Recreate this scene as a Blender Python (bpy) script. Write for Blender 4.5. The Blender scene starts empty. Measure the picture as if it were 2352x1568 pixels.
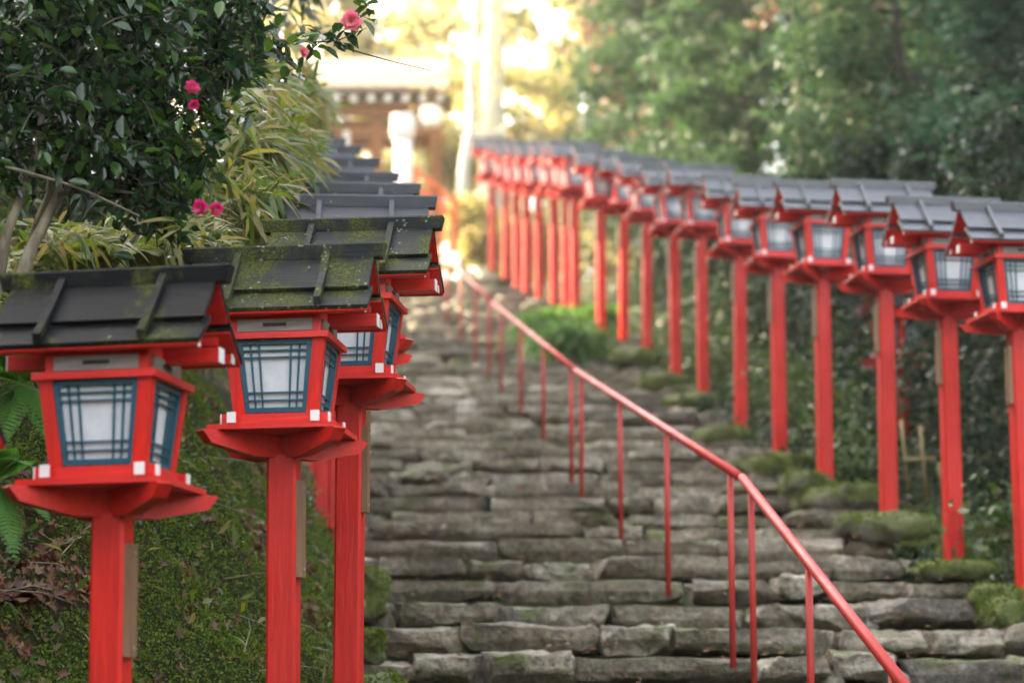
import bpy, math, random
import numpy as np
from mathutils import Vector, Matrix
R = math.radians
rng = np.random.default_rng(7)
random.seed(7)
sc = bpy.context.scene
COL = sc.collection
CAMZ = 3.2
F, CX, CY, PITCH = 5553.0, 1176.0, 784.0, R(9.17)

def at(px, py, Y):
    """point at horizontal distance Y seen at (px,py) of the 2352 px wide photograph"""
    x = (px - CX) / F; u = (CY - py) / F
    y = math.cos(PITCH) - u * math.sin(PITCH); z = math.sin(PITCH) + u * math.cos(PITCH)
    s = Y / y
    return np.array([x * s, Y, z * s + CAMZ])

GY = [-20, 0, 5, 7.9, 9.1, 10.8, 12.25, 12.9, 14.9, 17, 18.8, 20.3, 24, 28, 31, 36, 43.5, 46, 90, 200]
GZ = [-1.9, -1.6, -1.6, -1.2, -.75, -.17, .30, .46, .97, 1.47, 1.95, 2.37, 3.25, 4.15, 4.95, 6.35, 8.2, 8.3, 9.2, 24]
def g(y): return np.interp(y, GY, GZ) + CAMZ
LX = ([0, 5, 6.9, 7.9, 8.9, 9.9, 11, 12.5, 15.6, 16.7, 19, 21.2, 23.5, 26, 31, 37, 43, 60], [-3.3, -2.4, -1.75, -1.25, -.78, -.52, -.52, -.66, -.95, -1.1, -1.4, -1.65, -1.9, -2.1, -2.6, -3.3, -4.0, -6])
RX = ([0, 9, 11, 14.2, 15.1, 16.3, 18.1, 20, 22, 25.8, 28.2, 31.2, 35, 39.4, 43, 60], [3.2, 3.1, 2.95, 2.75, 2.5, 2.3, 2.12, 2.0, 1.95, 1.6, 1.42, 1.0, .5, -.05, -.5, -3])
def xl(y): return np.interp(y, *LX)
def xr(y): return np.interp(y, *RX)

# ------------------------------------------------------------------ materials
def mat(name):
    m = bpy.data.materials.new(name); m.use_nodes = True
    nt = m.node_tree; nt.nodes.clear()
    out = nt.nodes.new('ShaderNodeOutputMaterial')
    return m, nt, out
def N(nt, t, **k):
    n = nt.nodes.new(t)
    for a, b in k.items():
        if a in n.inputs.keys() if hasattr(n, 'inputs') else False: n.inputs[a].default_value = b
        else: setattr(n, a, b)
    return n
def noise(nt, scale, detail=4, vec=None, rough=.55, coords='Object', dist=0.0):
    n = nt.nodes.new('ShaderNodeTexNoise'); n.inputs['Scale'].default_value = scale
    n.inputs['Detail'].default_value = detail; n.inputs['Roughness'].default_value = rough
    n.inputs['Distortion'].default_value = dist
    if vec is None:
        tc = nt.nodes.new('ShaderNodeTexCoord'); vec = tc.outputs[coords]
    nt.links.new(vec, n.inputs['Vector'])
    return n
def ramp(nt, fac, stops):
    r = nt.nodes.new('ShaderNodeValToRGB'); nt.links.new(fac, r.inputs[0])
    e = r.color_ramp.elements
    while len(e) < len(stops): e.new(.5)
    for i, (p, c) in enumerate(stops):
        e[i].position = p; e[i].color = (c[0], c[1], c[2], 1) if len(c) == 3 else c
    return r
def mix(nt, fac, a, b, blend='MIX'):
    m = nt.nodes.new('ShaderNodeMix'); m.data_type = 'RGBA'; m.blend_type = blend
    for s, v in ((m.inputs[0], fac), (m.inputs[6], a), (m.inputs[7], b)):
        if isinstance(v, bpy.types.NodeSocket): nt.links.new(v, s)
        elif isinstance(v, (int, float)): s.default_value = v
        else: s.default_value = (*v, 1)
    return m.outputs[2]
def bump(nt, h, strength, dist=.01):
    b = nt.nodes.new('ShaderNodeBump'); b.inputs['Strength'].default_value = strength; b.inputs['Distance'].default_value = dist
    nt.links.new(h, b.inputs['Height']); return b.outputs[0]
def mapping(nt, scale, coords='Object', world=False):
    if world:
        tc = nt.nodes.new('ShaderNodeNewGeometry'); v = tc.outputs['Position']
    else:
        tc = nt.nodes.new('ShaderNodeTexCoord'); v = tc.outputs[coords]
    mp = nt.nodes.new('ShaderNodeMapping'); nt.links.new(v, mp.inputs[0]); mp.inputs['Scale'].default_value = scale
    return mp.outputs[0]
def bsdf(nt, out, color, rough=.5, normal=None, spec=.5, sss=None, metal=0):
    b = nt.nodes.new('ShaderNodeBsdfPrincipled')
    if isinstance(color, bpy.types.NodeSocket): nt.links.new(color, b.inputs['Base Color'])
    else: b.inputs['Base Color'].default_value = (*color, 1)
    if isinstance(rough, bpy.types.NodeSocket): nt.links.new(rough, b.inputs['Roughness'])
    else: b.inputs['Roughness'].default_value = rough
    b.inputs['Specular IOR Level'].default_value = spec; b.inputs['Metallic'].default_value = metal
    if normal is not None: nt.links.new(normal, b.inputs['Normal'])
    nt.links.new(b.outputs[0], out.inputs[0]); return b

def painted(name, c1, c2, rough=.42, grain=(60, 60, 4)):
    m, nt, out = mat(name)
    v = mapping(nt, grain)
    gr = noise(nt, 1.0, 5, v, .6, dist=.6)
    big = noise(nt, 2.2, 3, mapping(nt, (1, 1, 1), world=True))
    c = mix(nt, ramp(nt, gr.outputs[0], [(.35, (0, 0, 0)), (.7, (1, 1, 1))]).outputs[0], c1, c2)
    c = mix(nt, ramp(nt, big.outputs[0], [(.35, (0, 0, 0)), (.7, (.55, .55, .55))]).outputs[0], c, tuple(x * .62 for x in c1))
    spk = noise(nt, 90, 2)
    c = mix(nt, ramp(nt, spk.outputs[0], [(.71, (0, 0, 0)), (.76, (.8, .8, .8))]).outputs[0], c, (.12, .03, .02))
    rr = ramp(nt, big.outputs[0], [(.3, (rough - .08,) * 3), (.7, (rough + .15,) * 3)])
    bsdf(nt, out, c, rr.outputs[0], bump(nt, gr.outputs[0], .5, .005), .4)
    return m
M = {}
M['red'] = painted('vermilion_paint', (.56, .014, .009), (.76, .026, .015))
M['redx'] = painted('vermilion_paint_grain', (.56, .014, .009), (.76, .026, .015), grain=(4, 60, 60))
M['rail'] = painted('rail_paint', (.43, .03, .024), (.47, .035, .026), .45, (20, 20, 20))
M['blue'] = painted('blue_paint', (.018, .082, .125), (.025, .105, .15), .45)
M['white'] = painted('white_paint', (.80, .80, .78), (.72, .71, .68), .5)
def roofmat(name, moss, lich, base=((.008, .009, .011), (.020, .022, .025)), ro=.5, sp=.3):
    m, nt, out = mat(name)
    gr = noise(nt, 1.0, 5, mapping(nt, (5, 90, 90)), .6)
    pos = mapping(nt, (1, 1, 1), world=True)
    c = mix(nt, ramp(nt, gr.outputs[0], [(.3, (0, 0, 0)), (.7, (1, 1, 1))]).outputs[0], base[0], base[1])
    a = noise(nt, 5.5, 6, pos, .7)
    mm = ramp(nt, a.outputs[0], [(moss, (0, 0, 0)), (moss + .12, (.9, .9, .9))])
    spk = noise(nt, 120, 2, pos)
    mossc = mix(nt, ramp(nt, spk.outputs[0], [(.4, (0, 0, 0)), (.6, (1, 1, 1))]).outputs[0], (.022, .030, .010), (.095, .10, .022))
    c = mix(nt, mm.outputs[0], c, mossc)
    vo = nt.nodes.new('ShaderNodeTexVoronoi'); vo.inputs['Scale'].default_value = 48; nt.links.new(pos, vo.inputs['Vector'])
    rs = noise(nt, 14, 3, pos)
    lm = mix(nt, 1.0, ramp(nt, vo.outputs['Distance'], [(.22, (1, 1, 1)), (.32, (0, 0, 0))]).outputs[0],
             ramp(nt, rs.outputs[0], [(lich, (0, 0, 0)), (lich + .03, (1, 1, 1))]).outputs[0], 'MULTIPLY')
    c = mix(nt, lm, c, (.17, .20, .13))
    rr = ramp(nt, a.outputs[0], [(moss, (ro,) * 3), (moss + .12, (.85,) * 3)])
    bsdf(nt, out, c, rr.outputs[0], bump(nt, gr.outputs[0], .35, .004), sp)
    return m
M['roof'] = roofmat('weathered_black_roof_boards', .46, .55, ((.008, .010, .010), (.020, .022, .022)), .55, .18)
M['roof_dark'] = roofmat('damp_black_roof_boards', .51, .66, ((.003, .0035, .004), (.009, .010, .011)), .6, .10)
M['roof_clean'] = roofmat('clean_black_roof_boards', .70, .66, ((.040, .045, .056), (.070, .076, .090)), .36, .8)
M['roof_slate'] = roofmat('slate_grey_roof_boards', .62, .62, ((.016, .018, .024), (.034, .037, .045)), .45, .4)
def simple(name, c1, c2, scale=8, rough=.6, b=.2, grain=(1, 1, 1), spec=.4, metal=0):
    m, nt, out = mat(name)
    n1 = noise(nt, scale, 5, mapping(nt, grain), .6)
    c = mix(nt, ramp(nt, n1.outputs[0], [(.3, (0, 0, 0)), (.7, (1, 1, 1))]).outputs[0], c1, c2)
    bsdf(nt, out, c, rough, bump(nt, n1.outputs[0], b, .01), spec, metal=metal)
    return m
M['greywood'] = simple('grey_bare_wood', (.17, .15, .135), (.27, .25, .23), 1, .7, .2, (6, 60, 60))
M['slot'] = simple('dark_slot', (.01, .008, .006), (.02, .015, .01))
M['paper'] = simple('lantern_paper', (.56, .57, .60), (.66, .67, .69), 25, .55, .05)
M['plate'] = simple('brown_metal_plate', (.17, .092, .045), (.23, .13, .07), 1, .5, .1, (60, 60, 5))
M['edge'] = simple('plate_edge_wood', (.30, .25, .14), (.40, .34, .20), 1, .6, .1, (60, 60, 5))
M['steel'] = simple('bolt_steel', (.5, .5, .5), (.6, .6, .6), 5, .3, 0, metal=.9)
M['gatewood'] = simple('gate_wood', (.26, .10, .028), (.34, .14, .04), 3, .7, .2)
M['gateroof'] = simple('pale_bark_roof', (.19, .14, .11), (.24, .18, .14), 3, .8, .2)
M['plaster'] = simple('white_plaster', (.78, .76, .72), (.82, .80, .77), 4, .7, .1)
M['paperlamp'] = simple('white_lamp_paper', (.82, .81, .78), (.85, .84, .82), 4, .6, .05)
M['cane'] = simple('bamboo_cane', (.17, .13, .05), (.25, .19, .075), 6, .5, .1)
M['bark'] = simple('tan_bark', (.06, .045, .03), (.30, .26, .18), 17, .85, 1.0, (1, 1, .45))
M['darkbark'] = simple('dark_bark', (.045, .035, .028), (.10, .08, .06), 9, .85, .5, (1, 1, .3))
M['palebark'] = simple('pale_bark', (.66, .62, .52), (.78, .75, .66), 4, .8, .3, (1, 1, .4))
M['orange'] = simple('orange_paint', (.62, .12, .03), (.70, .17, .05), 5, .5, .1)

def stonemat(name, mlo, bright=1.0, mossc=((.035, .05, .008), (.11, .13, .02))):
    m, nt, out = mat(name)
    pos = mapping(nt, (1, 1, 1), world=True)
    a = noise(nt, 3.2, 7, pos, .62); f = noise(nt, 26, 6, pos, .7); fi = noise(nt, 160, 2, pos)
    geo = nt.nodes.new('ShaderNodeNewGeometry')
    c = ramp(nt, a.outputs[0], [(.25, tuple(.085 * bright * k for k in (1, .92, .80))), (.5, tuple(.30 * bright * k for k in (1, .89, .70))), (.75, tuple(.64 * bright * k for k in (1, .96, .86)))]).outputs[0]
    isl = ramp(nt, geo.outputs['Random Per Island'], [(0, (.45, .43, .42)), (.35, (.8, .74, .62)), (.7, (1, .97, .92)), (1, (1.25, 1.2, 1.15))])
    c = mix(nt, 1.0, c, isl.outputs[0], 'MULTIPLY')
    c = mix(nt, ramp(nt, f.outputs[0], [(.35, (.75, .75, .75)), (.55, (0, 0, 0))]).outputs[0], c, (.045, .042, .036))
    c = mix(nt, ramp(nt, f.outputs[0], [(.58, (0, 0, 0)), (.75, (.55, .55, .55))]).outputs[0], c, (.50, .49, .45))
    mo = noise(nt, 2.1, 5, pos, .65); up = nt.nodes.new('ShaderNodeSeparateXYZ'); nt.links.new(geo.outputs['Normal'], up.inputs[0])
    ad = nt.nodes.new('ShaderNodeMath'); ad.operation = 'MULTIPLY_ADD'; nt.links.new(up.outputs[2], ad.inputs[0]); ad.inputs[1].default_value = .10; nt.links.new(mo.outputs[0], ad.inputs[2])
    mc = mix(nt, ramp(nt, f.outputs[0], [(.35, (0, 0, 0)), (.65, (1, 1, 1))]).outputs[0], *mossc)
    c = mix(nt, ramp(nt, ad.outputs[0], [(mlo, (0, 0, 0)), (mlo + .10, (1, 1, 1))]).outputs[0], c, mc)
    h = nt.nodes.new('ShaderNodeMath'); h.operation = 'ADD'; nt.links.new(f.outputs[0], h.inputs[0]); nt.links.new(a.outputs[0], h.inputs[1])
    bsdf(nt, out, c, .58, bump(nt, h.outputs[0], .85, .04), .45)
    return m
M['stone'] = stonemat('weathered_step_stone', .57)
M['boulder'] = stonemat('mossy_boulder_stone', .36, .38, ((.035, .05, .008), (.11, .13, .016)))
def groundmat():
    m, nt, out = mat('bank_soil')
    pos = mapping(nt, (1, 1, 1), world=True)
    a = noise(nt, 1.6, 6, pos, .65); f = noise(nt, 30, 5, pos, .7)
    c = mix(nt, ramp(nt, f.outputs[0], [(.35, (0, 0, 0)), (.65, (1, 1, 1))]).outputs[0], (.014, .018, .006), (.045, .058, .012))
    d = mix(nt, ramp(nt, f.outputs[0], [(.35, (0, 0, 0)), (.65, (1, 1, 1))]).outputs[0], (.020, .012, .007), (.07, .04, .022))
    c = mix(nt, ramp(nt, a.outputs[0], [(.52, (0, 0, 0)), (.6, (1, 1, 1))]).outputs[0], c, d)
    bsdf(nt, out, c, .9, bump(nt, f.outputs[0], .8, .03), .2)
    return m
M['soil'] = groundmat()

def leafmat(name, cols, rough=.35, trans=.35, spec=.5, sat=1.25):
    m, nt, out = mat(name)
    geo = nt.nodes.new('ShaderNodeNewGeometry')
    st = [(i / max(1, len(cols) - 1), c) for i, c in enumerate(cols)]
    r = ramp(nt, geo.outputs['Random Per Island'], st)
    b = nt.nodes.new('ShaderNodeBsdfPrincipled'); nt.links.new(r.outputs[0], b.inputs['Base Color'])
    b.inputs['Roughness'].default_value = rough; b.inputs['Specular IOR Level'].default_value = spec
    t = nt.nodes.new('ShaderNodeBsdfTranslucent')
    hs = nt.nodes.new('ShaderNodeHueSaturation'); hs.inputs['Saturation'].default_value = 1.1; hs.inputs['Value'].default_value = sat; hs.inputs['Hue'].default_value = .485
    nt.links.new(r.outputs[0], hs.inputs['Color']); nt.links.new(hs.outputs[0], t.inputs[0])
    mx = nt.nodes.new('ShaderNodeMixShader'); mx.inputs[0].default_value = trans
    nt.links.new(b.outputs[0], mx.inputs[1]); nt.links.new(t.outputs[0], mx.inputs[2]); nt.links.new(mx.outputs[0], out.inputs[0])
    return m
M['camellia'] = leafmat('camellia_leaf', [(.008, .030, .009), (.016, .055, .010), (.010, .034, .013), (.07, .16, .02), (.012, .038, .012), (.022, .07, .02)], .18, .4, .7)
M['bamboo'] = leafmat('bamboo_leaf', [(.10, .14, .02), (.055, .12, .018), (.18, .19, .03), (.24, .20, .08), (.045, .10, .015)], .45, .45, .4, 1.6)
M['moss'] = leafmat('moss_tuft', [(.035, .07, .010), (.08, .135, .016), (.17, .22, .028), (.06, .105, .014)], .8, .3, .2)
M['dead'] = leafmat('dead_leaf', [(.08, .022, .012), (.15, .04, .018), (.22, .08, .03), (.06, .02, .014), (.26, .14, .07)], .45, .15, .5)
M['ivy'] = leafmat('bank_leaf', [(.035, .085, .016), (.06, .13, .025), (.10, .15, .04), (.04, .09, .03), (.16, .17, .09)], .4, .3, .5)
M['fern'] = leafmat('fern_frond', [(.08, .22, .035), (.11, .27, .05)], .5, .4, .4)
M['fernyellow'] = leafmat('fern_frond_yellow', [(.16, .21, .025), (.21, .24, .03)], .5, .4, .4)
M['conifer'] = leafmat('conifer_spray', [(.022, .060, .036), (.034, .084, .045), (.050, .112, .054), (.028, .07, .043)], .55, .3, .3, 1.1)
M['conifer2'] = leafmat('conifer_spray_light', [(.032, .082, .036), (.05, .108, .042), (.07, .13, .047), (.034, .07, .036)], .55, .3, .3, 1.2)
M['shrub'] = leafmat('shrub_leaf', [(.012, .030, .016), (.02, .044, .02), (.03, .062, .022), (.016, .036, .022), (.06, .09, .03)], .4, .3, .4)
M['autumn'] = leafmat('autumn_leaf', [(.16, .09, .06), (.20, .12, .08), (.12, .09, .06), (.22, .16, .09)], .5, .45, .3, 1.5)
M['sunny'] = leafmat('yellow_green_leaf', [(.30, .28, .10), (.36, .32, .14), (.22, .25, .08), (.38, .31, .16)], .5, .5, .3, 1.6)
M['grass'] = leafmat('grass_blade', [(.06, .15, .03), (.09, .20, .04), (.05, .12, .03)], .5, .4, .4, 1.5)
M['petal'] = leafmat('pink_petal', [(.62, .035, .16), (.70, .06, .22)], .5, .4, .3)
M['paleflower'] = leafmat('light_pink_petal', [(.75, .20, .26), (.80, .26, .30)], .5, .4, .3)
M['stamen'] = simple('yellow_stamen', (.7, .45, .05), (.8, .55, .1))

# ------------------------------------------------------------------ mesh building
class MB:
    def __init__(s): s.v = []; s.f = []; s.n = 0; s.smooth = False
    def add(s, v, f):
        v = np.asarray(v, float).reshape(-1, 3)
        s.v.append(v); s.f += [tuple(int(i) + s.n for i in q) for q in f]; s.n += len(v); return s
    def box(s, c, d, rot=None, ch=0.0):
        c = np.array(c, float); d = np.array(d, float) / 2
        if ch <= 0:
            v = np.array([[x, y, z] for x in (-1, 1) for y in (-1, 1) for z in (-1, 1)]) * d
            f = [(0, 1, 3, 2), (4, 6, 7, 5), (0, 4, 5, 1), (2, 3, 7, 6), (0, 2, 6, 4), (1, 5, 7, 3)]
        else:
            v = []; f = []
            for z in (-1, 1):
                for sx, sy in ((1, 1), (-1, 1), (-1, -1), (1, -1)):
                    a = [sx * d[0], sy * (d[1] - ch)]; b = [sx * (d[0] - ch), sy * d[1]]
                    for p in ((a, b) if sx * sy > 0 else (b, a)): v.append([p[0], p[1], z * d[2]])
            for i in range(8): f.append((i, (i + 1) % 8, 8 + (i + 1) % 8, 8 + i))
            f += [tuple(range(7, -1, -1)), tuple(range(8, 16))]; v = np.array(v)
        if rot is not None: v = v @ np.array(rot).T
        return s.add(v + c, f)
    def hexa(s, lo, hi):   # lo, hi: 4 points each
        return s.add(list(lo) + list(hi), [(3, 2, 1, 0), (4, 5, 6, 7), (0, 1, 5, 4), (1, 2, 6, 5), (2, 3, 7, 6), (3, 0, 4, 7)])
    def prism(s, poly, axis, a, b):
        """extrude 2-D polygon (in the two other axes) along axis from a to b"""
        n = len(poly); v = []
        for t in (a, b):
            for p in poly:
                q = [p[0], p[1]]; q.insert(axis, t); v.append(q)
        return s.add(v, [tuple(range(n - 1, -1, -1)), tuple(range(n, 2 * n))] + [(i, (i + 1) % n, n + (i + 1) % n, n + i) for i in range(n)])
    def tube(s, pts, rad, n=8):
        pts = np.array(pts, float); k = len(pts); rad = np.broadcast_to(np.asarray(rad, float), (k,))
        v = []
        t = np.gradient(pts, axis=0); t /= np.linalg.norm(t, axis=1)[:, None] + 1e-9
        up = np.array([0, 0, 1.]) if abs(t[0][2]) < .9 else np.array([1., 0, 0])
        a = np.linspace(0, 2 * math.pi, n, endpoint=False)
        for i in range(k):
            x = np.cross(t[i], up); x /= np.linalg.norm(x) + 1e-9; y = np.cross(t[i], x)
            v.append(pts[i] + rad[i] * (np.cos(a)[:, None] * x + np.sin(a)[:, None] * y)); up = np.cross(x, t[i])
        f = [(i * n + j, i * n + (j + 1) % n, (i + 1) * n + (j + 1) % n, (i + 1) * n + j) for i in range(k - 1) for j in range(n)]
        f += [tuple(range(n)), tuple(range(k * n - 1, (k - 1) * n - 1, -1))]
        return s.add(np.concatenate(v), f)
    def mesh(s, name, m, smooth=False):
        me = bpy.data.meshes.new(name)
        v = np.concatenate(s.v) if s.v else np.zeros((0, 3))
        me.from_pydata(v.tolist(), [], s.f)
        me.materials.append(m)
        if smooth: me.polygons.foreach_set('use_smooth', [True] * len(me.polygons))
        me.update(); return me
def fix_normals(me):
    import bmesh
    b = bmesh.new(); b.from_mesh(me); bmesh.ops.recalc_face_normals(b, faces=b.faces); b.to_mesh(me); b.free()
def ob(name, me, parent=None, loc=None):
    o = bpy.data.objects.new(name, me); COL.objects.link(o)
    if parent is not None: o.parent = parent
    if loc is not None: o.location = loc
    return o
def part(name, mb, m, parent, smooth=False):
    me = mb.mesh(name, m, smooth); fix_normals(me); return ob(name, me, parent)
def tag(o, label=None, cat=None, group=None, kind=None):
    if label: o['label'] = label
    if cat: o['category'] = cat
    if group: o['group'] = group
    if kind: o['kind'] = kind
    return o
def empty(name, loc=(0, 0, 0), rz=0, rx=0, ry=0):
    o = bpy.data.objects.new(name, None); COL.objects.link(o); o.location = loc; o.rotation_euler = (rx, ry, rz); o.empty_display_size = .1
    return o
def copy_tree(o, parent=None):
    c = o.copy(); COL.objects.link(c); c.parent = parent
    for ch in list(o.children): copy_tree(ch, c)
    return c
def leaf_mesh(name, P, D, U, L, W, m, fold=.25, droop=.0, shape='leaf'):
    """many leaves in one mesh: P base, D direction, U normal hint, L length, W width"""
    P = np.asarray(P, float); n = len(P)
    D = D / (np.linalg.norm(D, axis=1)[:, None] + 1e-9); S = np.cross(D, U); S /= np.linalg.norm(S, axis=1)[:, None] + 1e-9; Nn = np.cross(S, D)
    L = np.broadcast_to(L, (n,))[:, None]; W = np.broadcast_to(W, (n,))[:, None]
    if shape == 'leaf':      # 8 verts: base, mid ribs, tip, sides
        prof = [(0, 0, 0), (.30, .42, fold), (.62, .45, fold), (1, 0, 0), (.62, -.45, fold), (.30, -.42, fold), (.30, 0, 0), (.62, 0, 0)]
        faces = [(0, 1, 6), (6, 1, 2, 7), (7, 2, 3), (0, 6, 5), (6, 7, 4, 5), (7, 3, 4)]
    elif shape == 'blade':
        prof = [(0, .12, 0), (.35, .5, 0), (.7, .38, 0), (1, 0, 0), (.7, -.38, 0), (.35, -.5, 0), (0, -.12, 0)]
        faces = [(0, 1, 5, 6), (1, 2, 4, 5), (2, 3, 4)]
    elif shape == 'star':    # maple-like
        prof = [(0, 0, 0), (.1, .45, fold), (.35, .22, 0), (.6, .5, fold), (.6, .15, 0), (1, 0, fold), (.6, -.15, 0), (.6, -.5, fold), (.35, -.22, 0), (.1, -.45, fold)]
        faces = [(0, 1, 2), (0, 2, 8), (0, 8, 9), (2, 3, 4), (2, 4, 6, 8), (4, 5, 6), (6, 7, 8)]
    elif shape == 'spray':   # forked conifer spray
        prof = [(0, .05, 0), (.45, .12, 0), (.35, .5, 0), (.7, .35, 0), (.7, .1, 0), (1, 0, 0), (.7, -.1, 0), (.75, -.4, 0), (.4, -.5, 0), (.45, -.12, 0), (0, -.05, 0)]
        faces = [(0, 1, 9, 10), (1, 2, 3), (1, 3, 4), (1, 4, 6, 9), (4, 5, 6), (6, 7, 9), (7, 8, 9)]
    else:
        prof = [(0, 0, 0), (.5, .5, 0), (1, 0, 0), (.5, -.5, 0)]; faces = [(0, 1, 2, 3)]
    k = len(prof); V = np.empty((n, k, 3))
    for i, (a, b, c) in enumerate(prof):
        V[:, i] = P + D * L * a + S * W * b + Nn * W * c * abs(b) * 2
        if droop: V[:, i, 2] -= (droop * L * a * a)[:, 0]
    me = bpy.data.meshes.new(name)
    nf = len(faces); sizes = np.array([len(f) for f in faces]); flat = np.concatenate([np.array(f) for f in faces])
    me.vertices.add(n * k); me.vertices.foreach_set('co', V.reshape(-1))
    me.loops.add(n * len(flat)); me.loops.foreach_set('vertex_index', (flat[None] + (np.arange(n) * k)[:, None]).reshape(-1).astype(np.int32))
    me.polygons.add(n * nf)
    ls = np.concatenate([[0], np.cumsum(sizes)[:-1]])
    me.polygons.foreach_set('loop_start', (ls[None] + (np.arange(n) * len(flat))[:, None]).reshape(-1).astype(np.int32))
    me.polygons.foreach_set('loop_total', np.tile(sizes, n).astype(np.int32))
    me.update(calc_edges=True); me.materials.append(m)
    return me
def rdir(n, z=0.0, s=1.0):
    d = rng.normal(size=(n, 3)) * s; d[:, 2] += z; return d / np.linalg.norm(d, axis=1)[:, None]
def vnoise(p, scale, seed=0):
    """cheap smooth 3-D value noise in [-1,1]"""
    p = np.asarray(p, float) * scale + seed * 17.3
    i = np.floor(p).astype(np.int64); f = p - i; f = f * f * (3 - 2 * f); r = 0
    for dx in (0, 1):
        for dy in (0, 1):
            for dz in (0, 1):
                h = (i[..., 0] + dx) * 374761393 + (i[..., 1] + dy) * 668265263 + (i[..., 2] + dz) * 2147483647
                h = (h ^ (h >> 13)) * 1274126177; h = (h ^ (h >> 16)) & 0xffff
                r = r + (h / 32767.5 - 1) * np.where(dx, f[..., 0], 1 - f[..., 0]) * np.where(dy, f[..., 1], 1 - f[..., 1]) * np.where(dz, f[..., 2], 1 - f[..., 2])
    return r

# ------------------------------------------------------------------ terrain
def terrain(x, y):
    x = np.asarray(x, float); y = np.asarray(y, float)
    a, b = xl(y), xr(y); z = g(y) - .16
    u = np.maximum(a - x - .08, 0); v = np.maximum(x - b - .1, 0)
    steep = np.minimum(u, 1.75) * 1.28 + np.maximum(u - 1.75, 0) * .30
    near = np.clip((y - 3) / 4, 0, 1)
    fade = np.interp(y, [30, 44], [1, .12])
    z = z + (steep * near + .12 * np.minimum(u / .2, 1)) * fade + (np.minimum(v, 2.2) * .10 + np.maximum(v - 2.2, 0) * .28) * np.interp(y, [0, 10, 40, 50], [.2, 1, 1, .5])
    z = z + np.clip((-11 - y) * .6, 0, 6) + np.clip((x - 12) * .9, 0, 8) * np.interp(y, [-20, 25, 33], [1, 1, 0])  # unseen hills behind the camera and at right, added to block low sky
    z = z + np.clip((-6.8 - x) * 1.5, 0, 19) * np.interp(y, [-40, -20, 35, 42], [0, 1, 1, 0])  # unseen left hill, added to keep the sun off near steps and lanterns
    p = np.stack([x, y, z], -1); w = np.clip((u + v) / .4, 0, 1)
    return z + w * (vnoise(p, 1.1, 1) * .10 + vnoise(p, 3.1, 2) * .12 + vnoise(p, 7, 3) * .06)
ys = np.concatenate([[-60, -50, -40, -35], np.arange(-30, 4, 2.), np.arange(4, 7, .25), np.arange(7, 15, .06), np.arange(15, 24, .15), np.arange(24, 50, .4), np.arange(50, 100, 3.), [120, 160, 220, 300, 400]])
xs = np.concatenate([[-300, -150, -80, -50], np.arange(-35, -8, 2.), np.arange(-8, -4, .3), np.arange(-4, -.2, .06), np.arange(-.2, 4, .15), np.arange(4, 10, .4), np.arange(10, 40, 2.), [50, 80, 150, 300]])
X, Y = np.meshgrid(xs, ys); Z = terrain(X, Y)
nx, ny = len(xs), len(ys)
me = bpy.data.meshes.new('ground'); V = np.stack([X, Y, Z], -1).reshape(-1, 3)
ii = (np.arange(ny - 1)[:, None] * nx + np.arange(nx - 1)[None]).reshape(-1)
me.from_pydata(V.tolist(), [], np.stack([ii, ii + 1, ii + nx + 1, ii + nx], -1).tolist())
me.materials.append(M['soil']); me.polygons.foreach_set('use_smooth', [True] * len(me.polygons))
tag(ob('ground', me), kind='structure')

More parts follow.
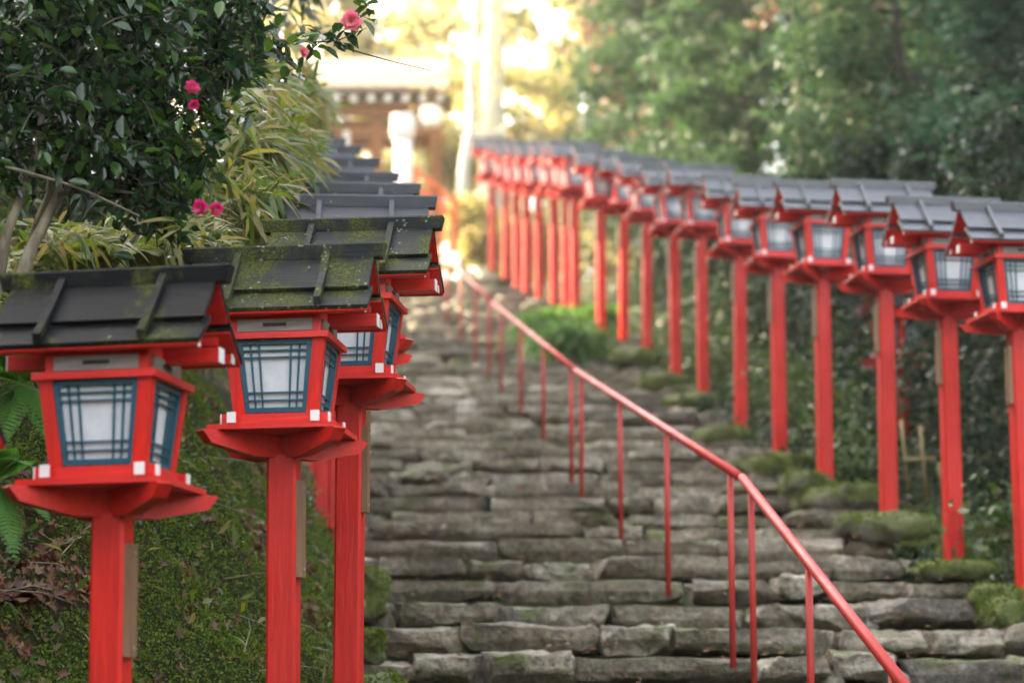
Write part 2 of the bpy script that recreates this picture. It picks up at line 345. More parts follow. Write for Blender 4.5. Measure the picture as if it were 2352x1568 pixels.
# ------------------------------------------------------------------ stones
def sphere_grid(n):
    """cube-sphere vertices and quads"""
    vs = {}; V = []; Fc = []
    def idx(p):
        k = tuple(np.round(p, 5))
        if k not in vs: vs[k] = len(V); V.append(p)
        return vs[k]
    t = np.linspace(-1, 1, n + 1)
    for ax in range(3):
        for sg in (-1, 1):
            for i in range(n):
                for j in range(n):
                    q = []
                    for a, b in ((0, 0), (1, 0), (1, 1), (0, 1)):
                        p = [0, 0, 0]; p[ax] = sg; p[(ax + 1) % 3] = t[i + a]; p[(ax + 2) % 3] = t[j + b]; q.append(idx(p))
                    Fc.append(tuple(q) if sg > 0 else tuple(q[::-1]))
    return np.array(V, float), Fc
SG = {n: sphere_grid(n) for n in (4, 5, 6, 8, 10, 16)}
def stone(mb, c, d, n=6, box=.72, amp=.12, seed=0, rz=0, tuck=0):
    v, f = SG[n]
    if tuck:
        hd = np.array(d) / 2; w = v * hd; r = np.linalg.norm(v, axis=1)[:, None]; m = min(d)
        w = w + np.stack([vnoise(w + seed * 3.7, 1.6 / max(d[0] * .5, .1), 11 + k) for k in range(3)], -1) * np.array([.05, .05, .022])
        for k in range(11):
            nrm = rng.normal(size=3) * [1, 1, .9]; nrm[1] = -abs(nrm[1]) if k < 9 else abs(nrm[1])
            if k < 3: nrm[2] = abs(nrm[2]) * .6 + .15; nrm[0] *= .35
            elif k < 6: nrm[2] = -abs(nrm[2]) - .35; nrm[0] *= .25
            nrm /= np.linalg.norm(nrm); ext = (np.abs(nrm) * hd).sum(); lim = ext * rng.uniform(.78, .93) if k > 5 else ext - (rng.uniform(.008, .028) if k < 3 else rng.uniform(.03, .07))
            w = w - nrm * np.maximum(w @ nrm - lim, 0)[:, None]
        w = w + vnoise(w + seed, 14, 9)[:, None] * (v / r) * .012 + (vnoise(w + seed, 34, 8)[:, None] * (v / r) * .006 if n > 8 else 0)
        zz = w[:, 2] / d[2]; w[:, 1] += np.where(w[:, 1] < 0, np.clip(-zz + .05, 0, 1) * .10, 0)
        ca, sa = math.cos(rz), math.sin(rz)
        w = np.stack([w[:, 0] * ca - w[:, 1] * sa, w[:, 0] * sa + w[:, 1] * ca, w[:, 2]], -1)
        mb.add(w + np.array(c), f); return
    r = np.linalg.norm(v, axis=1)[:, None]
    p = v / r * (1 - box) * 1.15 + v * box           # rounded box
    w = p * np.array(d) / 2
    m = min(d)
    nz = np.stack([vnoise(w + seed * 3.7, 2.2 / max(d[0] * .6, .1), 11 + k) for k in range(3)], -1) * amp * np.array([m * 1.4, m * 1.2, m * .75])
    nz2 = vnoise(w + seed, 5 / m * .6, 5)[:, None] * v / r * m * .10
    w = w + nz + nz2 + (vnoise(w + seed, 9 / m * .6, 9)[:, None] * v / r * m * .035 if n > 8 else 0)
    if tuck:
        zz = w[:, 2] / d[2]; w[:, 1] += np.where(w[:, 1] < 0, np.clip(-zz + .12, 0, 1) * tuck + np.clip(zz - .28, 0, 1) * .10, 0)
    ca, sa = math.cos(rz), math.sin(rz)
    w = np.stack([w[:, 0] * ca - w[:, 1] * sa, w[:, 0] * sa + w[:, 1] * ca, w[:, 2]], -1)
    mb.add(w + np.array(c), f)
stairs = tag(empty('stone_staircase', (0, 10, g(10))), 'long flight of rough mossy grey stone steps climbing between the two lantern rows', 'staircase')
yy = np.linspace(8, 44.3, 4000); gz = g(yy)
k = 0; z = g(9.3)
while z < g(43.9):
    yn = float(np.interp(z, gz, yy))
    a, b = float(xl(yn)) + .02, float(xr(yn)) + (.25 if yn < 16 else .05)
    rise = .175 if yn < 14.5 else .160
    mb = MB(); x = a - random.uniform(0, .3)
    nseg = 16 if yn < 14 else (10 if yn < 20 else (6 if yn < 30 else 4))
    slope = (g(yn + .3) - g(yn - .3)) / .6; tread = rise / slope
    while x < b:
        w = random.choice([.36, .46, .56, .66, .8, 1.0, .42]) * random.uniform(.85, 1.15)
        if random.random() < .06: w *= 1.6
        h = rise * .98 + random.uniform(-.016, .012); dz = random.uniform(-.035, .02); dp = tread * .95 + .10
        tilt = (x - (a + b) / 2)
        skew = -.11 * tilt if yn > 24 else 0
        stone(mb, (x + w / 2, yn + dp / 2 - .05 + random.uniform(-.045, .035) + skew, z - h / 2 + dz + .01), (w * .975, dp, h), nseg, random.uniform(.70, .84), .24, random.random() * 50, random.uniform(-.04, .04), .07)
        if h > .16 and random.random() < .25:
            stone(mb, (x + w, yn + .12, z - .12), (.14, .2, .12), {16: 8, 10: 5}.get(nseg, 4), .6, .15, random.random() * 50)
        x += w * random.uniform(.985, 1.02)
    o = ob('step', mb.mesh('step', M['stone'], yn > 22), stairs); o.location = (0, -10, -g(10))
    z += rise + random.uniform(-.008, .008); k += 1

# mossy boulders beside the steps
def boulder(x, y, w, h, label, group, d=None, dz=0):
    mb = MB(); stone(mb, (0, 0, 0), (w, d or w * .8, h), 10, .34, .15, random.random() * 90, random.uniform(-.5, .5))
    o = ob('mossy_boulder', mb.mesh('mossy_boulder', M['boulder'], True)); o.location = (x, y, g(y) + h * .22 + dz)
    vv = mb.v[0]; cen = vv.mean(0); nn = (vv - cen) / np.array([w, w * .8, h]) ; nn /= np.linalg.norm(nn, axis=1)[:, None]
    ii = np.nonzero(nn[:, 2] > -.05)[0]; ii = rng.choice(ii, 900); jit = rng.normal(size=(900, 3)) * np.array([w, w * .8, h]) * .028
    sz = rng.uniform(.010, .022, 900)
    ob('moss_coat', leaf_mesh('moss_coat', vv[ii] + jit, nn[ii] + rng.normal(size=(900, 3)) * .6, rdir(900), sz, sz * .5, M['moss'], .2, shape='blade'), o)
    tag(o, label, 'boulder', group); return o
GB = 'mossy boulders along the right edge of the steps'
BL = [ # px, py(top), w px, Y, label
 (2195, 1290, 165, 14.7, 'low mossy boulder under the foot of the second lantern post from the right edge', .12),
 (2290, 1350, 120, 13.9, 'bright green mossy boulder at the far right edge of the photo, upper of a pair', .2),
 (2320, 1380, 130, 13.5, 'dark mossy boulder at the far right edge, lower and nearer of a pair', .2),
 (2210, 1250, 120, 15.6, 'round mossy boulder just behind the foot of the big front right post', .16),
 (2130, 1228, 150, 15.9, 'flat mossy boulder left of the big front right post', .14),
 (2065, 1185, 180, 16.0, 'wide yellow green mossy boulder under the third lantern post from the right', .2),
 (1985, 1180, 120, 16.6, 'mossy boulder left of the third right lantern post', .16),
 (1930, 1120, 160, 17.7, 'long dark mossy slab beneath the fourth right lantern post', .2),
 (1860, 1085, 120, 17.9, 'tall round mossy boulder left of the fourth right lantern post', .35),
 (1985, 1115, 120, 17.6, 'dark flat boulder between the third and fourth right lantern posts', .2),
 (1745, 1050, 110, 19.2, 'mossy boulder left of the fifth right lantern post', .2),
 (1800, 1045, 110, 19.6, 'mossy boulder under the fifth right lantern post', .2),
 (1660, 985, 130, 21.3, 'mossy boulder left of the sixth right lantern post', .2),
 (1715, 980, 110, 21.9, 'mossy boulder behind the foot of the sixth right lantern post', .25),
 (1590, 905, 120, 24.0, 'mossy boulder left of the seventh right lantern post', .22),
 (1530, 860, 110, 25.8, 'small mossy boulder left of the eighth right lantern post', .25),
 (1460, 800, 120, 28.4, 'greyish mossy boulder below the green grass clump', .25)]
for i, (px, py, wp, Yd, lab, h) in enumerate(BL):
    P = at(px, py, Yd); w = wp / F * Yd
    boulder(P[0], Yd, w, h, lab, GB, dz=P[2] - g(Yd) - h * .72 if abs(P[2] - g(Yd) - h * .72) < .25 else 0)
GL = 'mossy boulders along the left edge of the steps'
for i, (px, py, wp, Yd, lab, h) in enumerate([
 (860, 1415, 130, 11.6, 'yellow green mossy boulder right of the third front lantern post, near the bottom', .24),
 (920, 1440, 70, 11.4, 'small mossy boulder hugging the larger one by the third front lantern post', .18),
 (720, 1430, 110, 11.6, 'mossy slab between the second and third front lantern posts', .18),
 (845, 1325, 70, 12.6, 'small mossy boulder at the step ends above the biggest left boulder', .18),
 (850, 1205, 80, 13.9, 'upright mossy boulder at the left step ends beside the third front post', .28),
 (730, 1540, 110, 10.7, 'flat mossy rock at the bottom edge between the second and third front posts', .14),
 (720, 1220, 90, 13.4, 'mossy boulder behind the gap between the second and third front posts, lower', .25),
 (735, 1110, 90, 14.9, 'mossy boulder high in the gap between the second and third front posts', .25)]):
    P = at(px, py, Yd); w = wp / F * Yd
    boulder(P[0], Yd, w, h, lab, GL, dz=0)

# ------------------------------------------------------------------ lantern
def make_lantern(roof, name_side, name='lantern_post'):
    t = empty(name)
    z_ = -.75 if name_side > 0 else -.06; mb = MB().box((0, 0, (1.55 + z_) / 2), (.107, .107, 1.55 - z_), ch=.010); part('post', mb, M['red'], t)
    # bracket arms (diagonal boat shaped beams)
    L_ = .355
    prof = [(-L_, 1.619), (-L_ + .035, 1.578), (-.14, 1.541), (.14, 1.541), (L_ - .035, 1.578), (L_, 1.619), (L_ - .01, 1.624), (-L_ + .01, 1.624)]
    mb = MB()
    for a, dz in ((R(45), 0), (R(-45), .0021)):
        m2 = MB().prism([(p[0], p[1] - dz) for p in prof], 1, -.025, .025); v = m2.v[0]
        v[:] = v @ np.array(Matrix.Rotation(a, 3, 'Z')).T; mb.add(v, m2.f)
    part('bracket', mb, M['redx'], t)
    part('tray', MB().box((0, 0, 1.634), (.46, .46, .018)), M['redx'], t)
    # base frame with white beam ends
    fr = MB()
    for s in (-1, 1):
        fr.box((0, s * .150, 1.667), (.385, .031, .037)); fr.box((s * .150, 0, 1.670), (.031, .385, .037))
    fr.box((0, 0, 1.664), (.30, .30, .036))
    fo = part('base_frame', fr, M['redx'], t)
    for s in (-1, 1):
        for q in (-1, 1):
            part('beam_cap', MB().box((s * .150, q * .1942, 1.6705), (.032, .005, .038)), M['white'], fo)
            part('beam_cap', MB().box((q * .1942, s * .150, 1.6675), (.005, .032, .038)), M['white'], fo)
    # tapered corner posts
    z0, z1, b0, b1 = 1.688, 1.951, .152, .181
    for sx in (-1, 1):
        for sy in (-1, 1):
            cp = MB(); lo = []; hi = []
            for dx, dy in ((0, 0), (1, 0), (1, 1), (0, 1)):
                lo.append((sx * (b0 - .042 * dx), sy * (b0 - .042 * dy), z0)); hi.append((sx * (b1 - .042 * dx), sy * (b1 - .042 * dy), z1))
            cp.hexa(lo, hi); part('corner_post', cp, M['red'], t)
    part('top_rail', MB().box((0, 0, 1.962), (.395, .395, .022)), M['redx'], t)
    # windows: blue lattice over paper
    for kf in range(4):
        a = kf * math.pi / 2; Rm = np.array(Matrix.Rotation(a, 3, 'Z')).T
        def P(u, w, o):      # u -1..1 across, w 0..1 up, o outward
            hw = (b0 - .043) + (b1 - b0) * w; yb = b0 + (b1 - b0) * w - .012 + o
            return np.array([u * hw, -yb, z0 + .002 + (z1 - z0 - .003) * w])
        def bar(mb, u0, u1, w0, w1, o0, o1):
            lo = [P(u0, w0, o0), P(u1, w0, o0), P(u1, w1, o0), P(u0, w1, o0)]; hi = [P(u0, w0, o1), P(u1, w0, o1), P(u1, w1, o1), P(u0, w1, o1)]
            mb.hexa([p @ Rm for p in lo], [p @ Rm for p in hi])
        fr = MB()
        bar(fr, -1, -.86, 0, 1, -.006, .007); bar(fr, .86, 1, 0, 1, -.006, .007); bar(fr, -.86, .86, 0, .07, -.006, .0068); bar(fr, -.86, .86, .93, 1, -.006, .0068)
        wo = part('window', fr, M['blue'], t)
        la = MB()
        for u in (-.66, -.43, .43, .66): bar(la, u - .026, u + .026, .07, .93, -.006, .0015)
        for w in (.17, .275, .755, .85): bar(la, -.86, .86, w - .011, w + .011, -.004, .0035)
        part('lattice', la, M['blue'], wo)
        pp = MB(); bar(pp, -.99, .99, .005, .995, -.014, -.009); part('paper_pane', pp, M['paper'], wo)
    # vent band under the eaves
    vb = part('vent_box', MB().box((0, 0, 2.015), (.33, .33, .084)), M['red'], t)
    for kf in range(4):
        a = kf * math.pi / 2; Rm = Matrix.Rotation(a, 3, 'Z')
        bd = part('vent_board', MB().box(Rm @ Vector((0, -.168, 2.002)), (.27, .008, .044) if kf % 2 == 0 else (.008, .27, .044)), M['greywood'], vb)
        part('vent_slot', MB().box(Rm @ Vector((0, -.1715, 2.003)), (.085, .004, .013) if kf % 2 == 0 else (.004, .085, .013)), M['slot'], vb)
    # beams
    bm = MB().box((0, 0, 2.035), (.69, .05, .046))
    for s in (-1, 1): bm.box((0, s * .183, 2.052), (.655, .030, .030)).box((0, s * .106, 2.097), (.60, .024, .024))
    bo = part('roof_beam', bm, M['redx'], t)
    for s in (-1, 1):
        part('beam_cap', MB().box((s * .3458, 0, 2.035), (.003, .051, .047)), M['white'], bo)
        for q in (-1, 1): part('beam_cap', MB().box((s * .3283, q * .183, 2.052), (.003, .031, .031)), M['white'], bo)
    # roof
    ro = empty('roof'); ro.parent = t
    def thick(p, q, th):
        p = np.array(p); q = np.array(q); d = (q - p) / np.linalg.norm(q - p); n = np.array([-d[1], d[0]]); n = n if n[1] > 0 else -n
        return [tuple(p), tuple(q), tuple(q - n * th), tuple(p - n * th)]
    for s in (-1, 1):
        up = MB().prism([(s * a, b) for a, b in thick((.004, 2.294), (.160, 2.136), .014)], 0, -.335, .335)
        part('upper_board', up, M[roof], ro)
        lo = MB().prism([(s * a, b) for a, b in thick((.118, 2.143), (.238, 2.055), .017)], 0, -.345, .345)
        part('eave_board', lo, M[roof], ro)
        sf = MB().prism([(s * a, b) for a, b in thick((.002, 2.274), (.118, 2.158), .006)], 0, -.331, .331)
        sf.prism([(s * a, b) for a, b in thick((.108, 2.128), (.232, 2.0375), .006)], 0, -.341, .341)
        part('soffit', sf, M['redx'], ro)
        for x in (-.165, .165):
            cpts = [(.010, 2.294), (.06, 2.240), (.115, 2.180), (.165, 2.135), (.205, 2.098), (.246, 2.066)]
            top = [(a + .012, b + .018) for a, b in cpts]; top[-1] = (.250, 2.086)
            bot = [(a - .004, b - .010) for a, b in cpts]
            poly = top + bot[::-1]
            part('batten', MB().prism([(s * a, b) for a, b in poly], 0, x - .012, x + .012), M[roof], ro)
    rb = MB().prism([(-.034, 2.266), (.034, 2.266), (.036, 2.314), (.030, 2.321), (-.030, 2.321), (-.036, 2.314)], 0, -.375, .375)
    # slanted ends
    v = rb.v[0]; v[:, 0] *= np.where(v[:, 2] < 2.3, .972, 1.0)
    part('ridge_board', rb, M[roof], ro)
    # brown plate on the sides facing the steps (left and right rows share it on both sides of the post)
    return t
def add_plate(t, side):
    pl = part('side_plate', MB().box((side * .0655, -.012, 1.285), (.024, .062, .345)), M['plate'], t)
    for z in (1.14, 1.43): 
        m2 = MB().tube([(side * .0755, -.012, z), (side * .0815, -.012, z)], .006, 10); part('bolt', m2, M['steel'], pl)
ORD = ['', 'first', 'second', 'third', 'fourth', 'fifth', 'sixth', 'seventh', 'eighth', 'ninth', 'tenth', 'eleventh', 'twelfth', 'thirteenth', 'fourteenth', 'fifteenth', 'sixteenth', 'seventeenth', 'eighteenth', 'nineteenth']
protos = {}
def lantern(kind, roof, side, loc, yaw, roll, label, group):
    key = (roof, side)
    if key not in protos:
        o = make_lantern(roof, side); add_plate(o, side); protos[key] = o
    else: o = copy_tree(protos[key])
    o.location = loc; o.rotation_euler = (0, R(-roll), R(-yaw)); tag(o, label, 'lantern', group); return o
GLL = 'vermilion wooden lanterns in the left row'
LL = [(-322, 785, 6.8, 9, 1.0), (266, 620, 7.58, 10, .7), (653, 566, 8.8, 6, .7), (811, 503, 9.87, 7, .0), (817, 451, 11.0, -3, 0), (802, 422, 12.5, -4, 0), (783, 396, 15.4, -4, 0), (750, 363, 16.7, -4, 0), (722, 335, 19, -4, 0), (700, 317, 21.4, -5, 0), (682, 301, 24, -5, 0)]
lab = ['lantern cut off by the left edge of the photo, only its dark roof corner showing',
 'largest lantern at left, with a dark damp roof and its whole lattice box in front',
 'lantern with a mossy speckled roof overlapping the largest lantern, its whole lattice box visible',
 'lantern with a lichen spotted roof partly hidden behind the mossy roofed lantern',
 'lantern whose slate grey roof rises just behind the lichen spotted roof, box hidden',
 'lantern showing only its grey roof, fifth roof up the left row',
 'lantern showing only a narrow roof strip, sixth up the left row beside the white pillar',
 'lantern with a blurred roof, seventh up the left row, tucked against the bamboo leaves',
 'small blurred roof, eighth up the left row beside the bamboo leaves',
 'small blurred roof, ninth up the left row below the wooden gate',
 'tiny blurred roof highest in the left row, right below the wooden gate']
for i, (px, py, d, yaw, roll) in enumerate(LL):
    p = at(px, py, d * .985); p[2] -= 2.32
    p[0] += 2.32 * math.sin(R(-roll)) * -1
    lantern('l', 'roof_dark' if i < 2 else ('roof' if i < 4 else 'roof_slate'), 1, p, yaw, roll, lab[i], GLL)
GRR = 'vermilion wooden lanterns in the right row'
RR = [(2360, 1365, 14.1), (2192, 1290, 15.1), (2042, 1183, 16.4), (1896, 1110, 18.1), (1792, 1043, 20), (1702, 970, 22), (1615, 890, 24.3), (1552, 863, 25.8), (1486, 805, 28.2), (1433, 770, 29.8), (1381, 755, 31.2), (1322, 715, 33), (1302, 700, 34.2), (1273, 690, 35.4), (1239, 675, 37), (1209, 664, 38.2), (1188, 652, 39.6), (1162, 632, 41.2), (1131, 615, 43)]
for i, (px, py, d) in enumerate(RR):
    if i > 9: d *= .962
    p = at(px, py, d)
    n = len(RR)
    lb = ('lantern cut by the right edge of the photo, nearest of the right row' if i == 0 else
          'big lantern whose post foot stands on the low mossy boulder, second of the right row' if i == 1 else
          'lantern farthest up the right row, at its left end beside the pale trunk' if i == n - 1 else
          f'{ORD[i + 1]} lantern of the right row counted from the right edge up the steps')
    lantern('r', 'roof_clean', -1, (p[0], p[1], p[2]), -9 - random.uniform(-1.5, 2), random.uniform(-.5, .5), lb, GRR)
# a stray lantern of a lower path behind the right row
p = at(2040, 718, 21); p[2] -= 2.05; p[0] += .1
lantern('r', 'roof_clean', -1, p, -40, 0, 'dark red roof corner of a lantern deep in the foliage behind the third right post', GRR)

# ------------------------------------------------------------------ handrail
hr = tag(empty('handrail', (0, 12.6, g(12.6))), 'red painted metal tube handrail running up the middle of the stone steps', 'handrail')
def hp(px, py, d): return at(px, py, d)
def rel(p): return np.array(p) - np.array([0, 12.6, g(12.6)])
kinks = [[(2085, 1582, 9.05), (1860, 1303, 10.75), (1722, 1122, 12.0), (1705, 1097, 12.15)],
         [(1697, 1092, 12.25), (1530, 985, 14.7), (1423, 915, 16.9), (1322, 851, 18.3)],
         [(1317, 846, 18.5), (1248, 795, 20.3), (1195, 750, 23.6), (1132, 696, 26.8)],
         [(1126, 690, 27.2), (1090, 655, 29), (1055, 620, 32), (1008, 572, 36)]]
for seg in kinks:
    a = hp(*seg[0]); b = hp(*seg[-1]); mid = [a, a + (b - a) * .33, a + (b - a) * .66, b]
    part('rail', MB().tube([rel(q) for q in mid], .0245, 14), M['rail'], hr, True)
def railpt(px):      # point on rail line at that image column
    for seg in kinks:
        if min(seg[0][0], seg[-1][0]) <= px <= max(seg[0][0], seg[-1][0]):
            a = hp(*seg[0]); b = hp(*seg[-1])
            lo, hi = 0., 1.
            for _ in range(40):
                t = (lo + hi) / 2; q = a + (b - a) * t
                zc = q[1] * math.cos(PITCH) + (q[2] - CAMZ) * math.sin(PITCH)
                if CX + q[0] / zc * F > px: lo = t
                else: hi = t
            return q
for px in (2050, 1857, 1725, 1677, 1531, 1424, 1335, 1312, 1248, 1196, 1151, 1124, 1092, 1058, 1028):
    q = railpt(px)
    if q is None: continue
    part('rail_post', MB().tube([rel((q[0], q[1], g(q[1]) - .03)), rel(q)], .0165, 10), M['rail'], hr, True)

# ------------------------------------------------------------------ left bank covering
def bank_pts(n, y0, y1, u0, u1, py=2.0):
    y = y0 + (y1 - y0) * rng.random(n) ** py; u = u0 + (u1 - u0) * rng.random(n); x = xl(y) - u
    return x, y
def on_terrain(x, y):
    e = .03; z = terrain(x, y); dx = (terrain(x + e, y) - z) / e; dy = (terrain(x, y + e) - z) / e
    n = np.stack([-dx, -dy, np.ones_like(z)], -1); n /= np.linalg.norm(n, axis=1)[:, None]
    return np.stack([x, y, z], -1), n
def scatter(name, n, y0, y1, u0, u1, size, m, shape, mask=None, lift=.01, flat=.5, py=1.6, width=.8, fold=.3):
    x, y = bank_pts(n, y0, y1, u0, u1, py); P, Nn = on_terrain(x, y)
    if mask is not None: k = mask(P) ; P, Nn = P[k], Nn[k]
    D = rdir(len(P)) ; D = D - Nn * (D * Nn).sum(1)[:, None] * flat + Nn * (1 - flat) * .6
    L = size * rng.uniform(.6, 1.4, len(P))
    return leaf_mesh(name, P + Nn * lift * rng.random((len(P), 1)), D, Nn + rdir(len(P)) * .45, L, L * width, m, fold, shape=shape)
def patch(P, s=1.3, seed=21, th=0.0): return vnoise(P, s, seed) + .35 * vnoise(P, s * 3.3, seed + 1) > th
dead_zone = lambda P: (((P[:, 0] < xl(P[:, 1]) - .35) & (P[:, 2] > CAMZ + .45) & (P[:, 1] < 9.6) & (P[:, 2] < CAMZ + 1.1)) | (patch(P, 1.7, 33, .5)))
moss_m = lambda P: ~dead_zone(P) | (rng.random(len(P)) < .15)
tag(ob('moss', scatter('moss', 330000, 7.2, 15, .0, 2.5, .016, M['moss'], 'blade', moss_m, .022, .25, 1.5, .55)), kind='stuff')
tag(ob('dead_leaves', scatter('dead_leaves', 42000, 7.2, 17, 0, 3.2, .042, M['dead'], 'star', lambda P: dead_zone(P) | (rng.random(len(P)) < .04), .03, .6, 1.4, .9)), kind='stuff')
tag(ob('bank_undergrowth', scatter('bank_undergrowth', 8000, 7.4, 19, .0, 2.8, .034, M['ivy'], 'leaf', lambda P: (patch(P, 1.9, 51, .05)) | (rng.random(len(P)) < .05), .07, .35, 1.3, .62)), kind='stuff')
# dangling dry grass on the bank
x, y = bank_pts(700, 8, 14, .2, 2.2, 1.5); P, Nn = on_terrain(x, y); k = patch(P, 2.2, 61, .25); P, Nn = P[k], Nn[k]
D = rdir(len(P), -.2) + Nn * 1.2
me = leaf_mesh('dry_grass', P, D, rdir(len(P)), rng.uniform(.15, .32, len(P)), .006, M['bamboo'], 0, droop=.9, shape='blade')
tag(ob('dry_grass', me), kind='stuff')
tag(ob('hanging_leaves', scatter('hanging_leaves', 1300, 7.6, 17, .1, 2.7, .085, M['bamboo'], 'leaf', lambda P: patch(P, 2.3, 71, .1), .10, .15, 1.3, .30)), kind='stuff')
tag(ob('orange_leaves', scatter('orange_leaves', 3000, 7.4, 20, -.3, 2.8, .05, M['autumn'], 'star', lambda P: patch(P, 2.6, 81, .05), .05, .5, 1.2, .9)), kind='stuff')
x, y = bank_pts(90, 7.6, 12.5, .2, 2.3, 1.2); P, Nn = on_terrain(x, y); tb = MB()
for i in range(len(P)):
    d = rdir(1, -.5)[0] + Nn[i] * .5; L_ = rng.uniform(.12, .4); c_ = rng.normal(size=3) * .08
    tb.tube([P[i] + Nn[i] * .03, P[i] + Nn[i] * .06 + d * L_ * .5 + c_ * .5, P[i] + Nn[i] * .04 + d * L_ * .9 + c_], [.004, .003, .0015], 4)
tag(ob('fallen_twigs', tb.mesh('fallen_twigs', M['bark'])), kind='stuff')
# fallen leaves on the steps
n_ = 1500; y = rng.uniform(10.5, 30, n_); x = xl(y) + (xr(y) - xl(y)) * rng.random(n_); P = np.stack([x, y, g(y) + .03], -1)
lv = rng.uniform(.02, .05, n_); tag(ob('fallen_leaves', leaf_mesh('fallen_leaves', P, rdir(n_) * [1, 1, .1], rdir(n_, 3), lv, lv * .8, M['autumn'], .2, shape='star')), kind='stuff')
# ferns
def fern(base, n, length, m, label, lean=(0, -1, .4), fan=False):
    o = empty('fern', base); tag(o, label, 'fern', 'ferns on the left bank')
    for i in range(n):
        a = 2 * math.pi * i / n + rng.uniform(-.3, .3)
        d = np.array([math.cos(a), math.sin(a), .9]) * .8 + np.array(lean) * .6; d /= np.linalg.norm(d)
        if fan: d = np.array([math.cos(a), -.55, math.sin(a) * .9 + .25]); d /= np.linalg.norm(d)
        Ln = length * rng.uniform(.75, 1.1); t = np.linspace(0, 1, 24)
        pts = d[None] * (t * Ln)[:, None]; pts[:, 2] -= .55 * Ln * t ** 2.2
        tan = np.gradient(pts, axis=0); tan /= np.linalg.norm(tan, axis=1)[:, None]
        side = np.cross(tan, [0, 0, 1]); side /= np.linalg.norm(side, axis=1)[:, None] + 1e-9; nrm = np.cross(side, tan)
        P, D, U, L = [], [], [], []
        for k in range(3, 24):
            w = Ln * .30 * math.sin(math.pi * min(1, (t[k] * .93 + .07)) ** .75) ** .8
            for s in (-1, 1):
                dd = side[k] * s + tan[k] * .35
                for q in range(9):     # pinnules
                    f = (q + .5) / 9; c = pts[k] + dd * w * f
                    for s2 in (-1, 1):
                        P.append(c); D.append(tan[k] * s2 + dd * .5); U.append(nrm[k]); L.append(w * .22 * (1 - .75 * f) + .003)
        L = np.array(L)
        fo = ob('frond', leaf_mesh('frond', np.array(P), np.array(D), np.array(U), L * 1.15, L * .62, m, .1, shape='quad'), o)
        ob('stalk', MB().tube(pts, np.linspace(.003, .001, 24), 4).mesh('stalk', m), fo)
def tpoint(px, py, y0=7.0, y1=40.0):
    """where the sight line through a photo point meets the terrain"""
    for yv in np.arange(y0, y1, .02):
        q = at(px, py, yv)
        if q[2] < terrain(q[0], yv): return q
    return at(px, py, y1)
q = at(50, 880, 9.3); fern(q, 11, .34, M['fern'], 'green fern hanging beside the box of the largest lantern', fan=True)
q = at(-10, 1110, 8.7); fern(q, 10, .26, M['fern'], 'bright fern cut by the left edge below the lattice box of the largest lantern', fan=True)
q = tpoint(40, 1390, 7.2); fern(q, 6, .16, M['dead'], 'withered brown fern low on the bank by the left edge')
q = at(185, 640, 9.2); fern(q, 9, .42, M['fernyellow'], 'yellow green fern just above the roof of the largest lantern')
q = at(330, 625, 9.4); fern(q, 8, .36, M['fernyellow'], 'yellow green fern between the camellia trunks and the second lantern roof')

# ------------------------------------------------------------------ camellia
def crown_clusters(blobs, per, Yd):
    C = []
    for (px, py, r, w) in blobs:
        n = int(per * w)
        c = at(px, py, Yd); rr = r / F * Yd
        d = rdir(n) * (rng.random((n, 1)) ** .45) * rr; d[:, 1] *= 1.3
        C.append(c + d)
    return np.concatenate(C)
cam = tag(empty('camellia_tree', at(40, 640, 8.6)), 'dark glossy camellia with pink flowers overhanging the left lanterns', 'tree')
cb = np.array(cam.location)
blobs = [(60, 80, 130, 1.2), (190, 60, 120, 1.2), (330, 60, 120, 1.1), (450, 70, 95, .7), (60, 230, 110, 1), (170, 230, 120, 1.1), (290, 220, 120, 1.1), (400, 210, 90, .8), (120, 360, 90, .45), (230, 380, 100, .8), (340, 350, 110, 1), (420, 330, 90, .75), (350, 460, 80, .65), (440, 430, 70, .5), (390, 520, 45, .3), (530, 130, 85, .7), (570, 45, 75, .6), (500, 190, 60, .35), (480, 250, 50, .25), (20, 400, 60, .25), (-60, 150, 130, 1), (300, -60, 150, 1), (100, -60, 150, 1), (520, -50, 90, .5)]
tips = crown_clusters(blobs, 48, 8.5)
bt = np.array([at(560, 70, 8.6), at(600, 80, 8.6), at(640, 95, 8.7), at(675, 105, 8.7), at(710, 100, 8.7), at(745, 90, 8.8), at(770, 95, 8.8), at(800, 70, 8.8), at(820, 85, 8.8), at(845, 45, 8.8), at(690, 160, 8.7), at(660, 140, 8.7), at(620, 120, 8.7), at(855, 25, 8.8)])
P, D, U = [], [], []
def twig(tip, nl, L=.15, dirb=(.5, -.25, -.45)):
    d = np.array(dirb) + rng.normal(size=3) * .55; d /= np.linalg.norm(d)
    pts = [tip - d * L * (1 - s) + np.array([0, 0, .02 * math.sin(s * 3)]) for s in np.linspace(0, 1, 4)]
    for j in range(nl):
        s = j / max(1, nl - 1); b = tip - d * L * (1 - s); side = rng.normal(size=3); side -= d * side.dot(d); side /= np.linalg.norm(side)
        P.append(b); D.append(d * .7 + side * .9 + np.array([0, 0, -.25])); U.append(np.array([0, -.25, 1]) + rng.normal(size=3) * .45)
    return pts
tw = MB()
for i, tp in enumerate(tips):
    pts = twig(tp, rng.integers(4, 7))
    if i % 2 == 0: tw.tube(pts, [.003, .0025, .002, .0012], 4)
for tp in bt:
    tw.tube(twig(tp, 6, .10, (.9, 0, .1)), [.003, .0025, .002, .0012], 4)
P = np.array(P); n = len(P)
L = rng.uniform(.042, .095, n)
ob('crown', leaf_mesh('crown', P - cb, np.array(D), np.array(U), L, L * .48, M['camellia'], .30), cam)
tw.v = [v - cb for v in tw.v]; ob('twig', tw.mesh('twig', M['darkbark']), cam)
